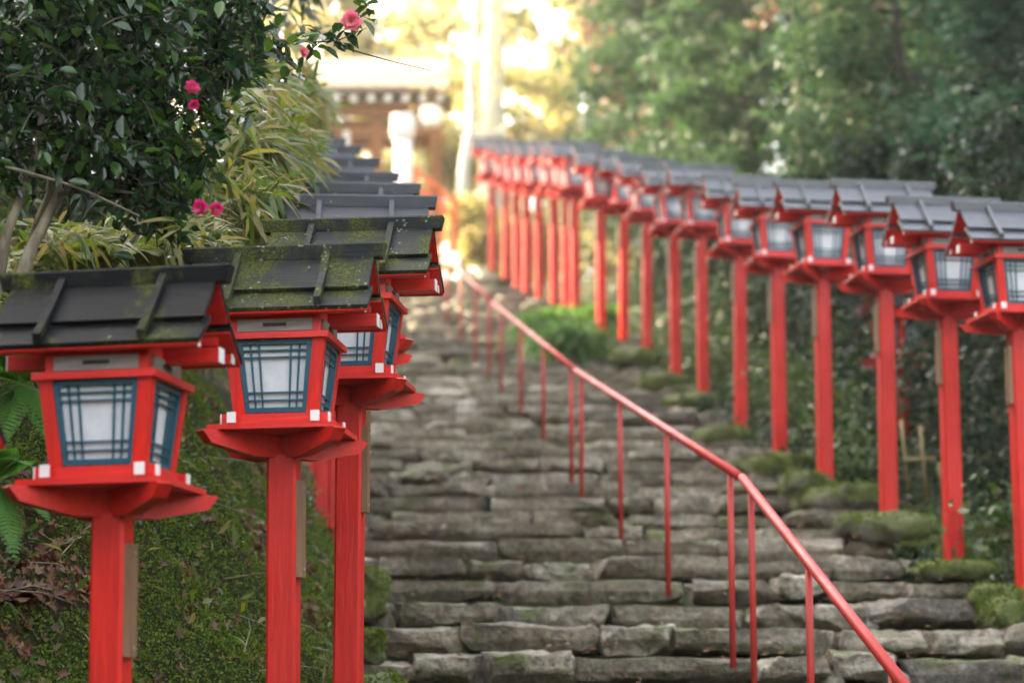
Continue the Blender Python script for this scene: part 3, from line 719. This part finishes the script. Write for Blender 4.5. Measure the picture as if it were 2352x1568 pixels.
def branch(pts, r0, r1, m=M['bark'], nm='branch', parent=cam, n=10):
    pts = np.array([at(*p) if not isinstance(p, np.ndarray) else p for p in pts]) - np.array(parent.location)
    t = np.linspace(0, 1, len(pts)); tt = np.linspace(0, 1, 6 * len(pts)); q = np.stack([np.interp(tt, t, pts[:, k]) for k in range(3)], -1)
    ker = np.ones(5) / 5; qq = np.stack([np.convolve(np.pad(q[:, k], 2, 'edge'), ker, 'valid') for k in range(3)], -1)
    wob = np.stack([vnoise(qq * 1.0, 7, 70 + k) for k in range(3)], -1) * min(r0 * .5, .012)
    ob(nm, MB().tube(qq + wob, np.linspace(r0, r1, len(qq)) * (1 + .12 * vnoise(qq, 14, 5)), n).mesh(nm, m, True), parent)
branch([(30, 690, 8.5), (80, 548, 8.5), (140, 440, 8.6), (195, 300, 8.6), (230, 180, 8.6)], .024, .012, nm='trunk')
branch([(-15, 700, 8.5), (15, 548, 8.5), (60, 420, 8.5), (95, 300, 8.5), (110, 150, 8.6)], .020, .010, nm='trunk')
branch([(60, 700, 9.2), (85, 540, 9.1), (120, 430, 9.0), (125, 250, 8.9)], .030, .016, nm='trunk')
branch([(330, 660, 9.4), (390, 560, 9.4), (460, 400, 9.3), (500, 300, 9.2)], .014, .006)
branch([(240, 640, 9.2), (330, 520, 9.2), (470, 330, 9.2)], .012, .005)
branch([(0, 380, 8.4), (180, 430, 8.4), (330, 500, 8.4)], .007, .003)
for pts in ([(140, 440, 8.6), (260, 380, 8.5), (380, 330, 8.4)], [(195, 300, 8.6), (330, 180, 8.5), (460, 110, 8.5), (600, 90, 8.7), (760, 100, 8.8), (850, 60, 8.8)],
            [(230, 180, 8.6), (300, 80, 8.5), (400, 20, 8.5)], [(110, 150, 8.6), (60, 48, 8.5)], [(140, 440, 8.6), (300, 440, 8.4), (420, 470, 8.4)], [(760, 100, 8.8), (860, 130, 8.9), (1000, 165, 9.0)], [(600, 90, 8.7), (660, 140, 8.7), (695, 175, 8.7)]):
    branch(pts, .004 if pts[0][0] > 700 else .010, .0012, M['darkbark'], n=6)
def flower(p, r, m, face=(.2, -1, .1), nm='flower'):
    o = empty(nm); o.parent = cam; o.location = p - cb
    f = np.array(face, float); f /= np.linalg.norm(f)
    a = np.cross(f, [0, 0, 1]); a /= np.linalg.norm(a); b = np.cross(f, a); P, D, U = [], [], []
    for ring, (k, up) in enumerate(((6, .25), (6, .7), (4, 1.3))):
        for i in range(k):
            t = 2 * math.pi * i / k + ring * .5 + rng.uniform(-.2, .2); d = a * math.cos(t) + b * math.sin(t) + f * up
            P.append(f * .003); D.append(d); U.append(f - d * .2)
    L = r * rng.uniform(.85, 1.1, len(P))
    ob('petal', leaf_mesh('petal', np.array(P), np.array(D), np.array(U), L, L * .95, m, .25), o)
    P = np.tile(f * .004, (22, 1)); D = f + rng.normal(size=(22, 3)) * .3
    ob('stamen', leaf_mesh('stamen', P, D, rdir(22), r * .45, r * .08, M['stamen'], 0, shape='blade'), o)
for (px, py, d, r, m, fc) in ((438, 205, 8.0, .032, M['petal'], (.5, -1, .3)), (445, 236, 8.02, .024, M['petal'], (.3, -.8, -1)), (466, 476, 7.95, .034, M['petal'], (-.6, -1, -.2)), (492, 480, 7.97, .030, M['petal'], (.8, -1, -.3)),
                              (806, 50, 8.7, .048, M['paleflower'], (.1, -1, -.1)), (693, 122, 8.6, .026, M['paleflower'], (1, -.8, .2))):
    flower(at(px, py, d), r, m, fc)

# ------------------------------------------------------------------ bamboo grass, shrubs, trees
def bamboo_clump(items, Yd, label, n=70, size=.20, m='bamboo', spread=1.0, grp='bamboo grass clumps on the left bank'):
    px, py, rx, ry = items
    c = at(px, py, Yd); base = np.array([c[0] - .3, Yd, terrain(c[0] - .3, Yd)]); o = empty('bamboo_grass', base)
    tag(o, label, 'bamboo grass', grp); P, D, U = [], [], []; st = MB()
    for i in range(n):
        tip = at(px + rng.normal() * rx * .5, py + rng.normal() * ry * .5, Yd + rng.normal() * .5 * spread)
        root = base + np.array([rng.normal() * .25, rng.normal() * .25, 0]); mid = (tip + root) / 2 + np.array([0, 0, .2])
        if i % 4 == 0: st.tube(np.array([root * .3 + tip * .7 - [0, 0, .1], mid * .3 + tip * .7, tip]) - base, [.003, .0025, .0015], 4)
        k = rng.integers(7, 12); main = np.array([.7, -.2, -.1]) + rng.normal(size=3) * .5
        for j in range(k):
            P.append(tip - base + rng.normal(size=3) * .02); D.append(main + rng.normal(size=3) * .6); U.append(np.array([0, -.3, 1]) + rng.normal(size=3) * .4)
    L = size * rng.uniform(.6, 1.2, len(P))
    ob('foliage', leaf_mesh('foliage', np.array(P), np.array(D), np.array(U), L, L * .15, M[m], 0, droop=.35, shape='blade'), o)
    ob('stem', st.mesh('stem', M['bark']), o)
bamboo_clump((560, 300, 110, 90), 11.5, 'yellow green bamboo grass right of the upper pink camellia flower', 110, .19)
bamboo_clump((640, 345, 75, 60), 13.0, 'bamboo grass leaning over the middle roofs of the left row', 90, .2)
bamboo_clump((560, 440, 90, 60), 11.0, 'bamboo grass right of the lower pink camellia flower', 80, .16)
bamboo_clump((420, 540, 110, 45), 9.9, 'bamboo grass low above the second lantern roof', 80, .13)
bamboo_clump((140, 570, 120, 45), 9.6, 'bamboo grass around the feet of the camellia trunks', 70, .13)
bamboo_clump((300, 560, 100, 50), 10.4, 'shaded bamboo grass between the camellia trunks and the low clump', 60, .13)
bamboo_clump((570, 200, 110, 80), 13.5, 'sunlit bamboo grass high behind the camellia tip', 90, .2)
bamboo_clump((690, 230, 50, 45), 17, 'small sprig of bright bamboo leaves in front of the gate eave', 30, .24)
bamboo_clump((300, 430, 180, 90), 12.5, 'dark bamboo thicket behind the camellia', 170, .16, 'shrub')
bamboo_clump((150, 250, 200, 160), 13.5, 'darkest bamboo thicket behind the upper camellia crown', 300, .2, 'shrub', 1.5)
bamboo_clump((420, 40, 220, 110), 14.5, 'dark thicket high behind the top of the camellia crown', 260, .2, 'shrub', 1.5)
bamboo_clump((60, 60, 160, 120), 14.0, 'dark thicket behind the top left corner of the camellia crown', 220, .2, 'shrub', 1.5)
bamboo_clump((600, 540, 50, 70), 14.5, 'soft olive bamboo clump left of the third lantern roof', 90, .18)

def foliage_tree(name, base, height, rad, m, label, cat, n=9000, size=.13, trunk=.12, z0=.15, group=None, shape='spray', bark='darkbark', droop=.3, layers=26, lean=(0, 0)):
    base = np.array([base[0], base[1], terrain(base[0], base[1])]); o = empty(name, base); tag(o, label, cat, group)
    hh = np.linspace(0, 1, 12); tp = np.stack([lean[0] * hh + .04 * np.sin(hh * 7), lean[1] * hh, hh * height * .96], -1)
    ob('trunk', MB().tube(tp, trunk * (1 - .85 * hh), 8).mesh('trunk', M[bark], True), o)
    P, D = [], []; br = MB()
    per = max(20, n // (layers * 4))
    for i in range(layers * 4):
        s = rng.random() ** .8; zz = z0 + (1 - z0) * s; r = rad * (1 - s * .75) * rng.uniform(.55, 1.1) * (.75 + .5 * min(1, s * 4)); a = rng.uniform(0, 2 * math.pi)
        b = np.array([np.interp(zz, hh, tp[:, 0]), np.interp(zz, hh, tp[:, 1]), zz * height]); d = np.array([math.cos(a), math.sin(a), .15])
        e = b + d * r; e[2] -= droop * r
        br.tube([b, (b + e) / 2 + [0, 0, .12 * r], e], [trunk * .25, trunk * .15, .006], 4)
        t = rng.random(per) ** .5
        q = b + (e - b) * t[:, None] + rng.normal(size=(per, 3)) * np.array([.16, .16, .10]) * r * .9
        q[:, 2] += .12 * r * np.sin(t * math.pi)
        P.append(q); D.append(np.tile(d, (per, 1)) + rng.normal(size=(per, 3)) * .55 + [0, 0, -droop])
    P = np.concatenate(P); D = np.concatenate(D); L = size * rng.uniform(.6, 1.3, len(P))
    ob('branch', br.mesh('branch', M[bark]), o)
    ob('crown', leaf_mesh('crown', P, D, rdir(len(P), .8), L, L * (.5 if shape == 'spray' else .8), M[m], .2, shape=shape), o)
    return o
GT = 'evergreen trees on the right hillside'
for (bx, by, h, r, m, lb, nn) in (
    (4.9, 20.5, 7.5, 1.7, 'conifer', 'dark cypress at the right edge, its branch reaching in above the nearest right lanterns', 16000),
    (6.0, 24.5, 8.5, 1.9, 'conifer', 'blue green cypress behind the nearest right lanterns', 14000),
    (4.3, 26.0, 7.0, 1.5, 'conifer2', 'cypress with a drooping branch rising over the middle of the right lantern roofs', 13000),
    (5.2, 31.0, 9.0, 2.0, 'conifer', 'cypress in the second line left of the right edge trees', 12000),
    (3.3, 32.5, 7.6, 1.6, 'conifer2', 'lighter green cypress over the middle of the right row', 12000),
    (4.6, 38.0, 10, 2.3, 'conifer2', 'tall pale green cypress hazy in the middle distance', 10000),
    (2.4, 38.5, 8.0, 1.7, 'conifer2', 'hazy green cypress over the far end of the right row', 11000),
    (7.8, 33.0, 11, 2.4, 'conifer', 'tall cypress rising beyond the top right corner', 10000),
    (8.5, 40.0, 12, 2.6, 'conifer', 'far blue green cypress behind the top right trees', 9000),
    (3.0, 46.0, 9.0, 2.1, 'conifer', 'farthest dark cypress right of the white trunk', 10000), (6.5, 48.0, 14, 3.2, 'conifer', 'big far cypress filling the gap high above the middle of the right row', 12000), (10.5, 46.0, 15, 3.4, 'conifer', 'big far cypress behind the trees at the top right', 12000), (6.2, 37.0, 11, 2.2, 'conifer', 'cypress between the hazy pale one and the top right trees', 11000)):
    foliage_tree('cypress_tree', (bx, by), h, r, m, lb, 'tree', int(nn * 1.7), .14 if by < 30 else .18, group=GT)
foliage_tree('autumn_tree', (2.6, 43), 8.2, 1.5, 'autumn', 'brownish pink autumn tree blurred left of the cypresses', 'tree', 5000, .14, .09, .3, shape='leaf')
foliage_tree('autumn_tree', (3.6, 29.6), 7.6, 1.3, 'autumn', 'thin autumn tree with orange brown leaves at the top centre right', 'tree', 1500, .10, .05, .55, shape='leaf')
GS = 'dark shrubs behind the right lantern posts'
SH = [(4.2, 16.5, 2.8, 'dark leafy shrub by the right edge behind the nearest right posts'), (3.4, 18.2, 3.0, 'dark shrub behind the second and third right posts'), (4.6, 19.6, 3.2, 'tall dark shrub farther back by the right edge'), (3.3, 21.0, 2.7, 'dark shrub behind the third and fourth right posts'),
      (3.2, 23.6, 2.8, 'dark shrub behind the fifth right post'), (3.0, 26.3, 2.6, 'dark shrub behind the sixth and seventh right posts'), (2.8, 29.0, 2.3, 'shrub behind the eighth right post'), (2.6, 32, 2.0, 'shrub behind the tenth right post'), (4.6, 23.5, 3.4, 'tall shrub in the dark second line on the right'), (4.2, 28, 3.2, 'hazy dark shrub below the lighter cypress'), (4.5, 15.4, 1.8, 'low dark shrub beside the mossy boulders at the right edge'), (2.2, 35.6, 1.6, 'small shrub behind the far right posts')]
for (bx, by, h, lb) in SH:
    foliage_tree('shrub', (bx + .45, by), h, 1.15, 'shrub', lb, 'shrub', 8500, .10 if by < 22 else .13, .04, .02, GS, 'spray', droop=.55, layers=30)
# low leafy plants among the boulders
GP = 'small leafy plants among the right boulders'
for (px, py, d, s, lb) in ((1840, 900, 20.5, .35, 'pale leafed plant between the fourth and fifth right posts'), (1925, 960, 19.2, .30, 'light green plant between the third and fourth right posts, upper'), (1960, 1060, 18.4, .28, 'light green plant low between the third and fourth right posts'), (1760, 880, 22.5, .3, 'light plant between the fifth and sixth right posts'), (1560, 790, 27, .35, 'light plant between the seventh and eighth right posts'), (2310, 1220, 14.9, .28, 'dark fern like plant near the right edge above the boulders'), (1650, 830, 24.8, .3, 'plant between the sixth and seventh right posts')):
    c = at(px, py, d); o = empty('leafy_plant', c); tag(o, lb, 'plant', GP)
    P = rng.normal(size=(420, 3)) * s * .5; L = rng.uniform(.04, .09, 420)
    ob('foliage', leaf_mesh('foliage', P, rdir(420), rdir(420, 1), L, L * .6, M['ivy'], .2), o)
    ob('stem', MB().tube([(0, 0, -s * 1.6), (0.02, 0, 0)], .006, 5).tube([(0.02, 0, -s), (s * .4, 0, s * .3)], .004, 5).mesh('stem', M['darkbark']), o)
# green grass clump between far right posts
GG = 'green arching grass clumps at the foot of the far right posts'
for (px, py, d, lb) in ((1270, 715, 30.5, 'arching green grass clump left of the widest looking far post'), (1365, 700, 31.8, 'bright green arching grass clump right of the widest looking far post'), (1310, 745, 29.2, 'grass clump drooping over the steps below the far posts')):
    c = at(px, py + 30, d); o = empty('grass_clump', c); tag(o, lb, 'grass clump', GG)
    n = 520; P = rng.normal(size=(n, 3)) * [.18, .15, .04]; D = rdir(n, .9); L = rng.uniform(.35, .65, n)
    ob('blades', leaf_mesh('blades', P, D, rdir(n), L, .035, M['grass'], 0, droop=.8, shape='blade'), o)
# low undergrowth between the right boulders and the shrubs
n_ = 26000; y = rng.uniform(13, 34, n_); x = xr(y) + .02 + rng.random(n_) ** 1.3 * 2.0; P, Nn = on_terrain(x, y)
k_ = (vnoise(P, 1.5, 91) > -.35) | (x > xr(y) + .7); P, Nn = P[k_], Nn[k_]; lv = rng.uniform(.03, .08, len(P))
hgt = (.05 + .16 * (vnoise(P, 2.2, 92) > 0)) * rng.random(len(P))
tag(ob('bank_ground_cover', leaf_mesh('bank_ground_cover', P + Nn * hgt[:, None], rdir(len(P), .5), rdir(len(P), 1), lv, lv * .5, M['shrub'], .2)), kind='stuff')
k_ = rng.random(len(P)) < .5; P = P[k_]; lv = rng.uniform(.012, .03, len(P))
tag(ob('bank_moss', leaf_mesh('bank_moss', P + rng.normal(size=(len(P), 3)) * [.04, .04, .01], rdir(len(P), .6), rdir(len(P)), lv, lv * .6, M['moss'], .2, shape='blade')), kind='stuff')
# bamboo cross support
cf = tag(empty('bamboo_support', at(2125, 1150, 17.0)), 'pale bamboo canes tied in a cross in front of the dark shrubs', 'cane frame')
s_ = 17 / F
def cane(a, b, nm='cane'):
    part(nm, MB().tube([((a[0] - 2125) * s_, a[2], (1150 - a[1]) * s_), ((b[0] - 2125) * s_, b[2], (1150 - b[1]) * s_)], .013, 8), M['cane'], cf, True)
cane((2128, 1150, 0), (2118, 975, 0)); cane((2078, 1055, .02), (2155, 1050, .02)); cane((2088, 1125, .05), (2078, 960, .05)); cane((2163, 1120, .03), (2160, 1060, .03))

# ------------------------------------------------------------------ gate at the top
gt = tag(empty('shrine_gate', (0, 47, g(47))), 'brown wooden shrine gate with pale roof and round rafter ends above the steps', 'gate')
def G(px, py, d=47): return at(px, py, d) - np.array([0, 47, g(47)])
e0, e1 = G(560, 214), G(1022, 214); xw = e1[0] - e0[0]; xc = (e0[0] + e1[0]) / 2; ze = e0[2]
part('roof', MB().prism([(-.05, ze + .02), (-.05, ze + .14), (.7, ze + .62), (2.2, ze + 1.35), (3.6, ze + .62), (3.6, ze + .5), (2.2, ze + 1.1)], 0, e0[0] - .6, e1[0] + .05), M['gateroof'], gt)
for i in range(13):
    x = e1[0] - .10 - i * .345
    ra = part('rafter', MB().tube([(x, .03, ze - .10), (x, 2.0, ze + .75)], .05, 10), M['gatewood'], gt)
    part('rafter_cap', MB().tube([(x, -.01, ze - .11), (x, .032, ze - .10)], .07, 12), M['plaster'], ra)
part('beam', MB().box((xc - .3, .6, ze - .20), (xw + .5, .22, .24)).box((xc - .3, .75, ze - .62), (xw + .3, .18, .22)), M['gatewood'], gt)
part('wall', MB().box((xc - .3, .95, ze - .62), (xw + .1, .06, .62)), M['gatewood'], gt)
for px in (650, 860, 1000):
    p = G(px, 300); part('pillar', MB().box((p[0], .8, ze / 2 - .1), (.24, .24, ze)), M['gatewood'], gt)
for px in (715, 752, 792): 
    p = G(px, 316); part('paper_streamer', MB().box((p[0], .5, p[2] + .05), (.13, .02, .42)), M['plaster'], gt)
tl = tag(empty('standing_lamp', at(924, 430, 45)), 'white standing lamp with a rounded head on a white pillar in front of the gate', 'lamp')
s_ = 45 / F
hd = MB(); stone(hd, (0, 0, (430 - 285) * s_), (54 * s_, 40 * s_, 62 * s_), 6, .6, 0, 1); part('lamp_head', hd, M['paperlamp'], tl, True)
part('pillar', MB().tube([(0.02, 0, -.9), (.02, 0, (430 - 318) * s_)], .165, 16), M['paperlamp'], tl, True)
part('neck', MB().tube([(0, 0, (430 - 320) * s_), (0, 0, (430 - 312) * s_)], .1, 12), M['gatewood'], tl, True)
l2 = tag(empty('flare_highlight', at(990, 268, 46.5)), 'white flare highlight built as a rounded shape under the right corner of the gate eave', 'lamp')  # flare highlight built as a white shape on a string; no lamp there
hd = MB(); stone(hd, (0, 0, 0), (.38, .3, .42), 6, .5, 0, 1); part('flare_body', hd, M['paperlamp'], l2, True)
part('flare_cord', MB().tube([(0, 0, .2), (0, 0, .5)], .01, 6), M['gatewood'], l2)
fe = tag(empty('orange_fence', at(1000, 470, 42)), 'orange red sloping fence rail at the top of the steps right of the white pillar', 'fence')
s_ = 42 / F
def Fp(px, py): return ((px - 1000) * s_, 0, (470 - py) * s_)
fm = MB()
fm.tube([Fp(950, 385), Fp(1055, 470)], .05, 8); part('rail', fm, M['orange'], fe); part('rail', MB().tube([Fp(950, 425), Fp(1055, 505)], .045, 8), M['orange'], fe)
for px, py in ((955, 388), (985, 412), (1015, 437), (1045, 460)):
    a = Fp(px, py); part('fence_post', MB().box((a[0], 0, a[2] - .45), (.09, .09, 1.0)), M['orange'], fe)
# trees around the gate
foliage_like = dict(shape='leaf', droop=.2)
wt = tag(empty('pale_trunk_tree', (0, 0, 0)), 'straight pale white trunk glowing at the top centre', 'tree')
b = at(1120, 560, 47); b[2] = g(47); wt.location = b
branch([np.array([b[0], 47, b[2] - .2]), at(1128, 300, 47), at(1135, 150, 47), at(1146, -250, 47)], .25, .21, M['palebark'], 'trunk', wt)
P = at(1150, -300, 47) - b + rng.normal(size=(2500, 3)) * [1.2, 1.2, .5]
ob('crown', leaf_mesh('crown', P, rdir(2500), rdir(2500, 1), .14, .09, M['sunny'], .2), wt)
ct = tag(empty('slim_crooked_tree', (0, 0, 0)), 'slim crooked pale trunk left of the white trunk with thin yellow leaves', 'tree')
b = at(1062, 560, 45.5); b[2] = g(45.5); ct.location = b
branch([np.array([b[0], 45.5, b[2] - .2]), at(1062, 400, 45.5), at(1085, 290, 45.5), at(1080, 180, 45.5), at(1095, 60, 45.5), at(1100, -100, 45.5)], .13, .06, M['palebark'], 'trunk', ct)
branch([at(1083, 300, 45.5), at(1130, 310, 45.4), at(1190, 275, 45.3)], .05, .03, M['palebark'], 'branch', ct)
P = at(1100, 40, 45.5) - b + rng.normal(size=(900, 3)) * [.9, .9, .9]
ob('crown', leaf_mesh('crown', P, rdir(900), rdir(900, 1), .12, .08, M['sunny'], .2), ct)
GBk = 'sunlit yellow green trees beyond the gate'
for (bx, by, h, r, m, lb, nn) in ((-6.5, 62, 11, 3.2, 'sunny', 'yellow green tree beyond the left end of the gate roof', 5000), (-2.5, 68, 12, 3.2, 'sunny', 'yellow green tree beyond the middle of the gate roof', 5000), (1.8, 64, 11, 3.0, 'sunny', 'yellow green tree beyond and right of the gate', 6000), (-9.5, 54, 10, 2.8, 'sunny', 'yellow green tree beyond the bamboo grass', 4500), (5.0, 60, 13, 3.4, 'conifer2', 'far green tree beyond the hazy cypresses', 6000), (-4.6, 58, 12, 2.8, 'sunny', 'yellow green tree right behind the left half of the gate roof', 6000), (-.6, 60, 13, 2.6, 'sunny', 'yellow green tree between the gate roof and the white trunk', 6000), (2.6, 72, 16, 3.6, 'autumn', 'tall amber tree farthest away behind the white trunk', 6000), (-3.5, 80, 20, 5, 'sunny', 'tallest yellow green tree far behind the gate', 8000)):
    foliage_tree('broadleaf_tree', (bx, by), h, r, m, lb, 'tree', nn, .24, .15, .1, GBk, 'leaf')
GU = 'bright yellow green bushes at the top of the steps'
for (px, py, d, w, lb) in ((1075, 510, 44, .55, 'bright lime bush right of the orange fence'), (1100, 560, 43.6, .4, 'small lime bush at the head of the steps'), (1170, 560, 45, .7, 'lime bush seen between the farthest right posts'), (1250, 560, 45.5, .7, 'yellowish bush glimpsed between the far right posts'), (1040, 380, 48, .6, 'olive bush under the crooked trunk')):
    c = at(px, py, d); o = empty('lime_bush', c); tag(o, lb, 'bush', GU)
    P = rdir(1300) * rng.random((1300, 1)) ** .4 * [w, w * .8, w]; L = rng.uniform(.08, .15, 1300)
    ob('foliage', leaf_mesh('foliage', P, rdir(1300), rdir(1300, 1), L, L * .6, M['sunny'], .2), o)
    ob('stem', MB().tube([(0, 0, -w * 1.3), (0, 0, w * .5)], .03, 6).mesh('stem', M['darkbark']), o)

# ------------------------------------------------------------------ haze
hz = MB().box((0, 0, 0), (1, 1, 1)).mesh('haze', None or M['soil']); hz.materials.clear()
m, nt, out = mat('haze_air'); pv = nt.nodes.new('ShaderNodeVolumePrincipled')
pv.inputs['Color'].default_value = (.98, .97, .95, 1); pv.inputs['Density'].default_value = .0009; pv.inputs['Anisotropy'].default_value = .75
nt.links.new(pv.outputs[0], out.inputs['Volume']); hz.materials.append(m)
ho = ob('haze', hz); ho.scale = (640, 460, 60); ho.location = (0, 190, 26); tag(ho, kind='stuff')

# ------------------------------------------------------------------ light, world, camera
SE, SA = R(34), R(-62)          # sun elevation, azimuth from +y towards +x
w = bpy.data.worlds.new('World'); sc.world = w; w.use_nodes = True; nt = w.node_tree
bg = nt.nodes['Background']; sky = nt.nodes.new('ShaderNodeTexSky'); sky.sky_type = 'NISHITA'; sky.sun_disc = False
sky.sun_elevation = SE; sky.sun_rotation = SA; sky.dust_density = 3.0; sky.air_density = 1.0
hs = nt.nodes.new('ShaderNodeHueSaturation'); hs.inputs['Saturation'].default_value = .62; nt.links.new(sky.outputs[0], hs.inputs['Color']); wm = mix(nt, 1.0, hs.outputs[0], (1.10, 1.0, .86), 'MULTIPLY'); nt.links.new(wm, bg.inputs[0]); bg.inputs[1].default_value = .15
sd = bpy.data.lights.new('sun', 'SUN'); sd.energy = 3.0; sd.angle = R(1); sd.color = (1, .80, .52)
so = bpy.data.objects.new('sun', sd); COL.objects.link(so)
dv = Vector((math.sin(SA) * math.cos(SE), math.cos(SA) * math.cos(SE), math.sin(SE)))
so.rotation_euler = dv.to_track_quat('Z', 'Y').to_euler()
cd = bpy.data.cameras.new('camera'); co = bpy.data.objects.new('camera', cd); COL.objects.link(co); sc.camera = co
cd.sensor_width = 36; cd.lens = 36 * F / 2352; cd.clip_end = 2000; cd.clip_start = .05
co.location = (0, 0, CAMZ); co.rotation_euler = (R(90) + PITCH, 0, 0)
cd.dof.use_dof = True; cd.dof.focus_distance = 9.6; cd.dof.aperture_fstop = 1.9
sc.view_settings.view_transform = 'Standard'; sc.view_settings.look = 'None'; sc.view_settings.gamma = 1; sc.view_settings.exposure = 3.32
cy = sc.cycles
cy.use_denoising = True; cy.max_bounces = 8; cy.diffuse_bounces = 4; cy.glossy_bounces = 3; cy.transmission_bounces = 4; cy.volume_bounces = 1; cy.transparent_max_bounces = 6
cy.sample_clamp_indirect = 6; cy.caustics_reflective = False; cy.caustics_refractive = False
cy.use_adaptive_sampling = True; cy.adaptive_threshold = .02
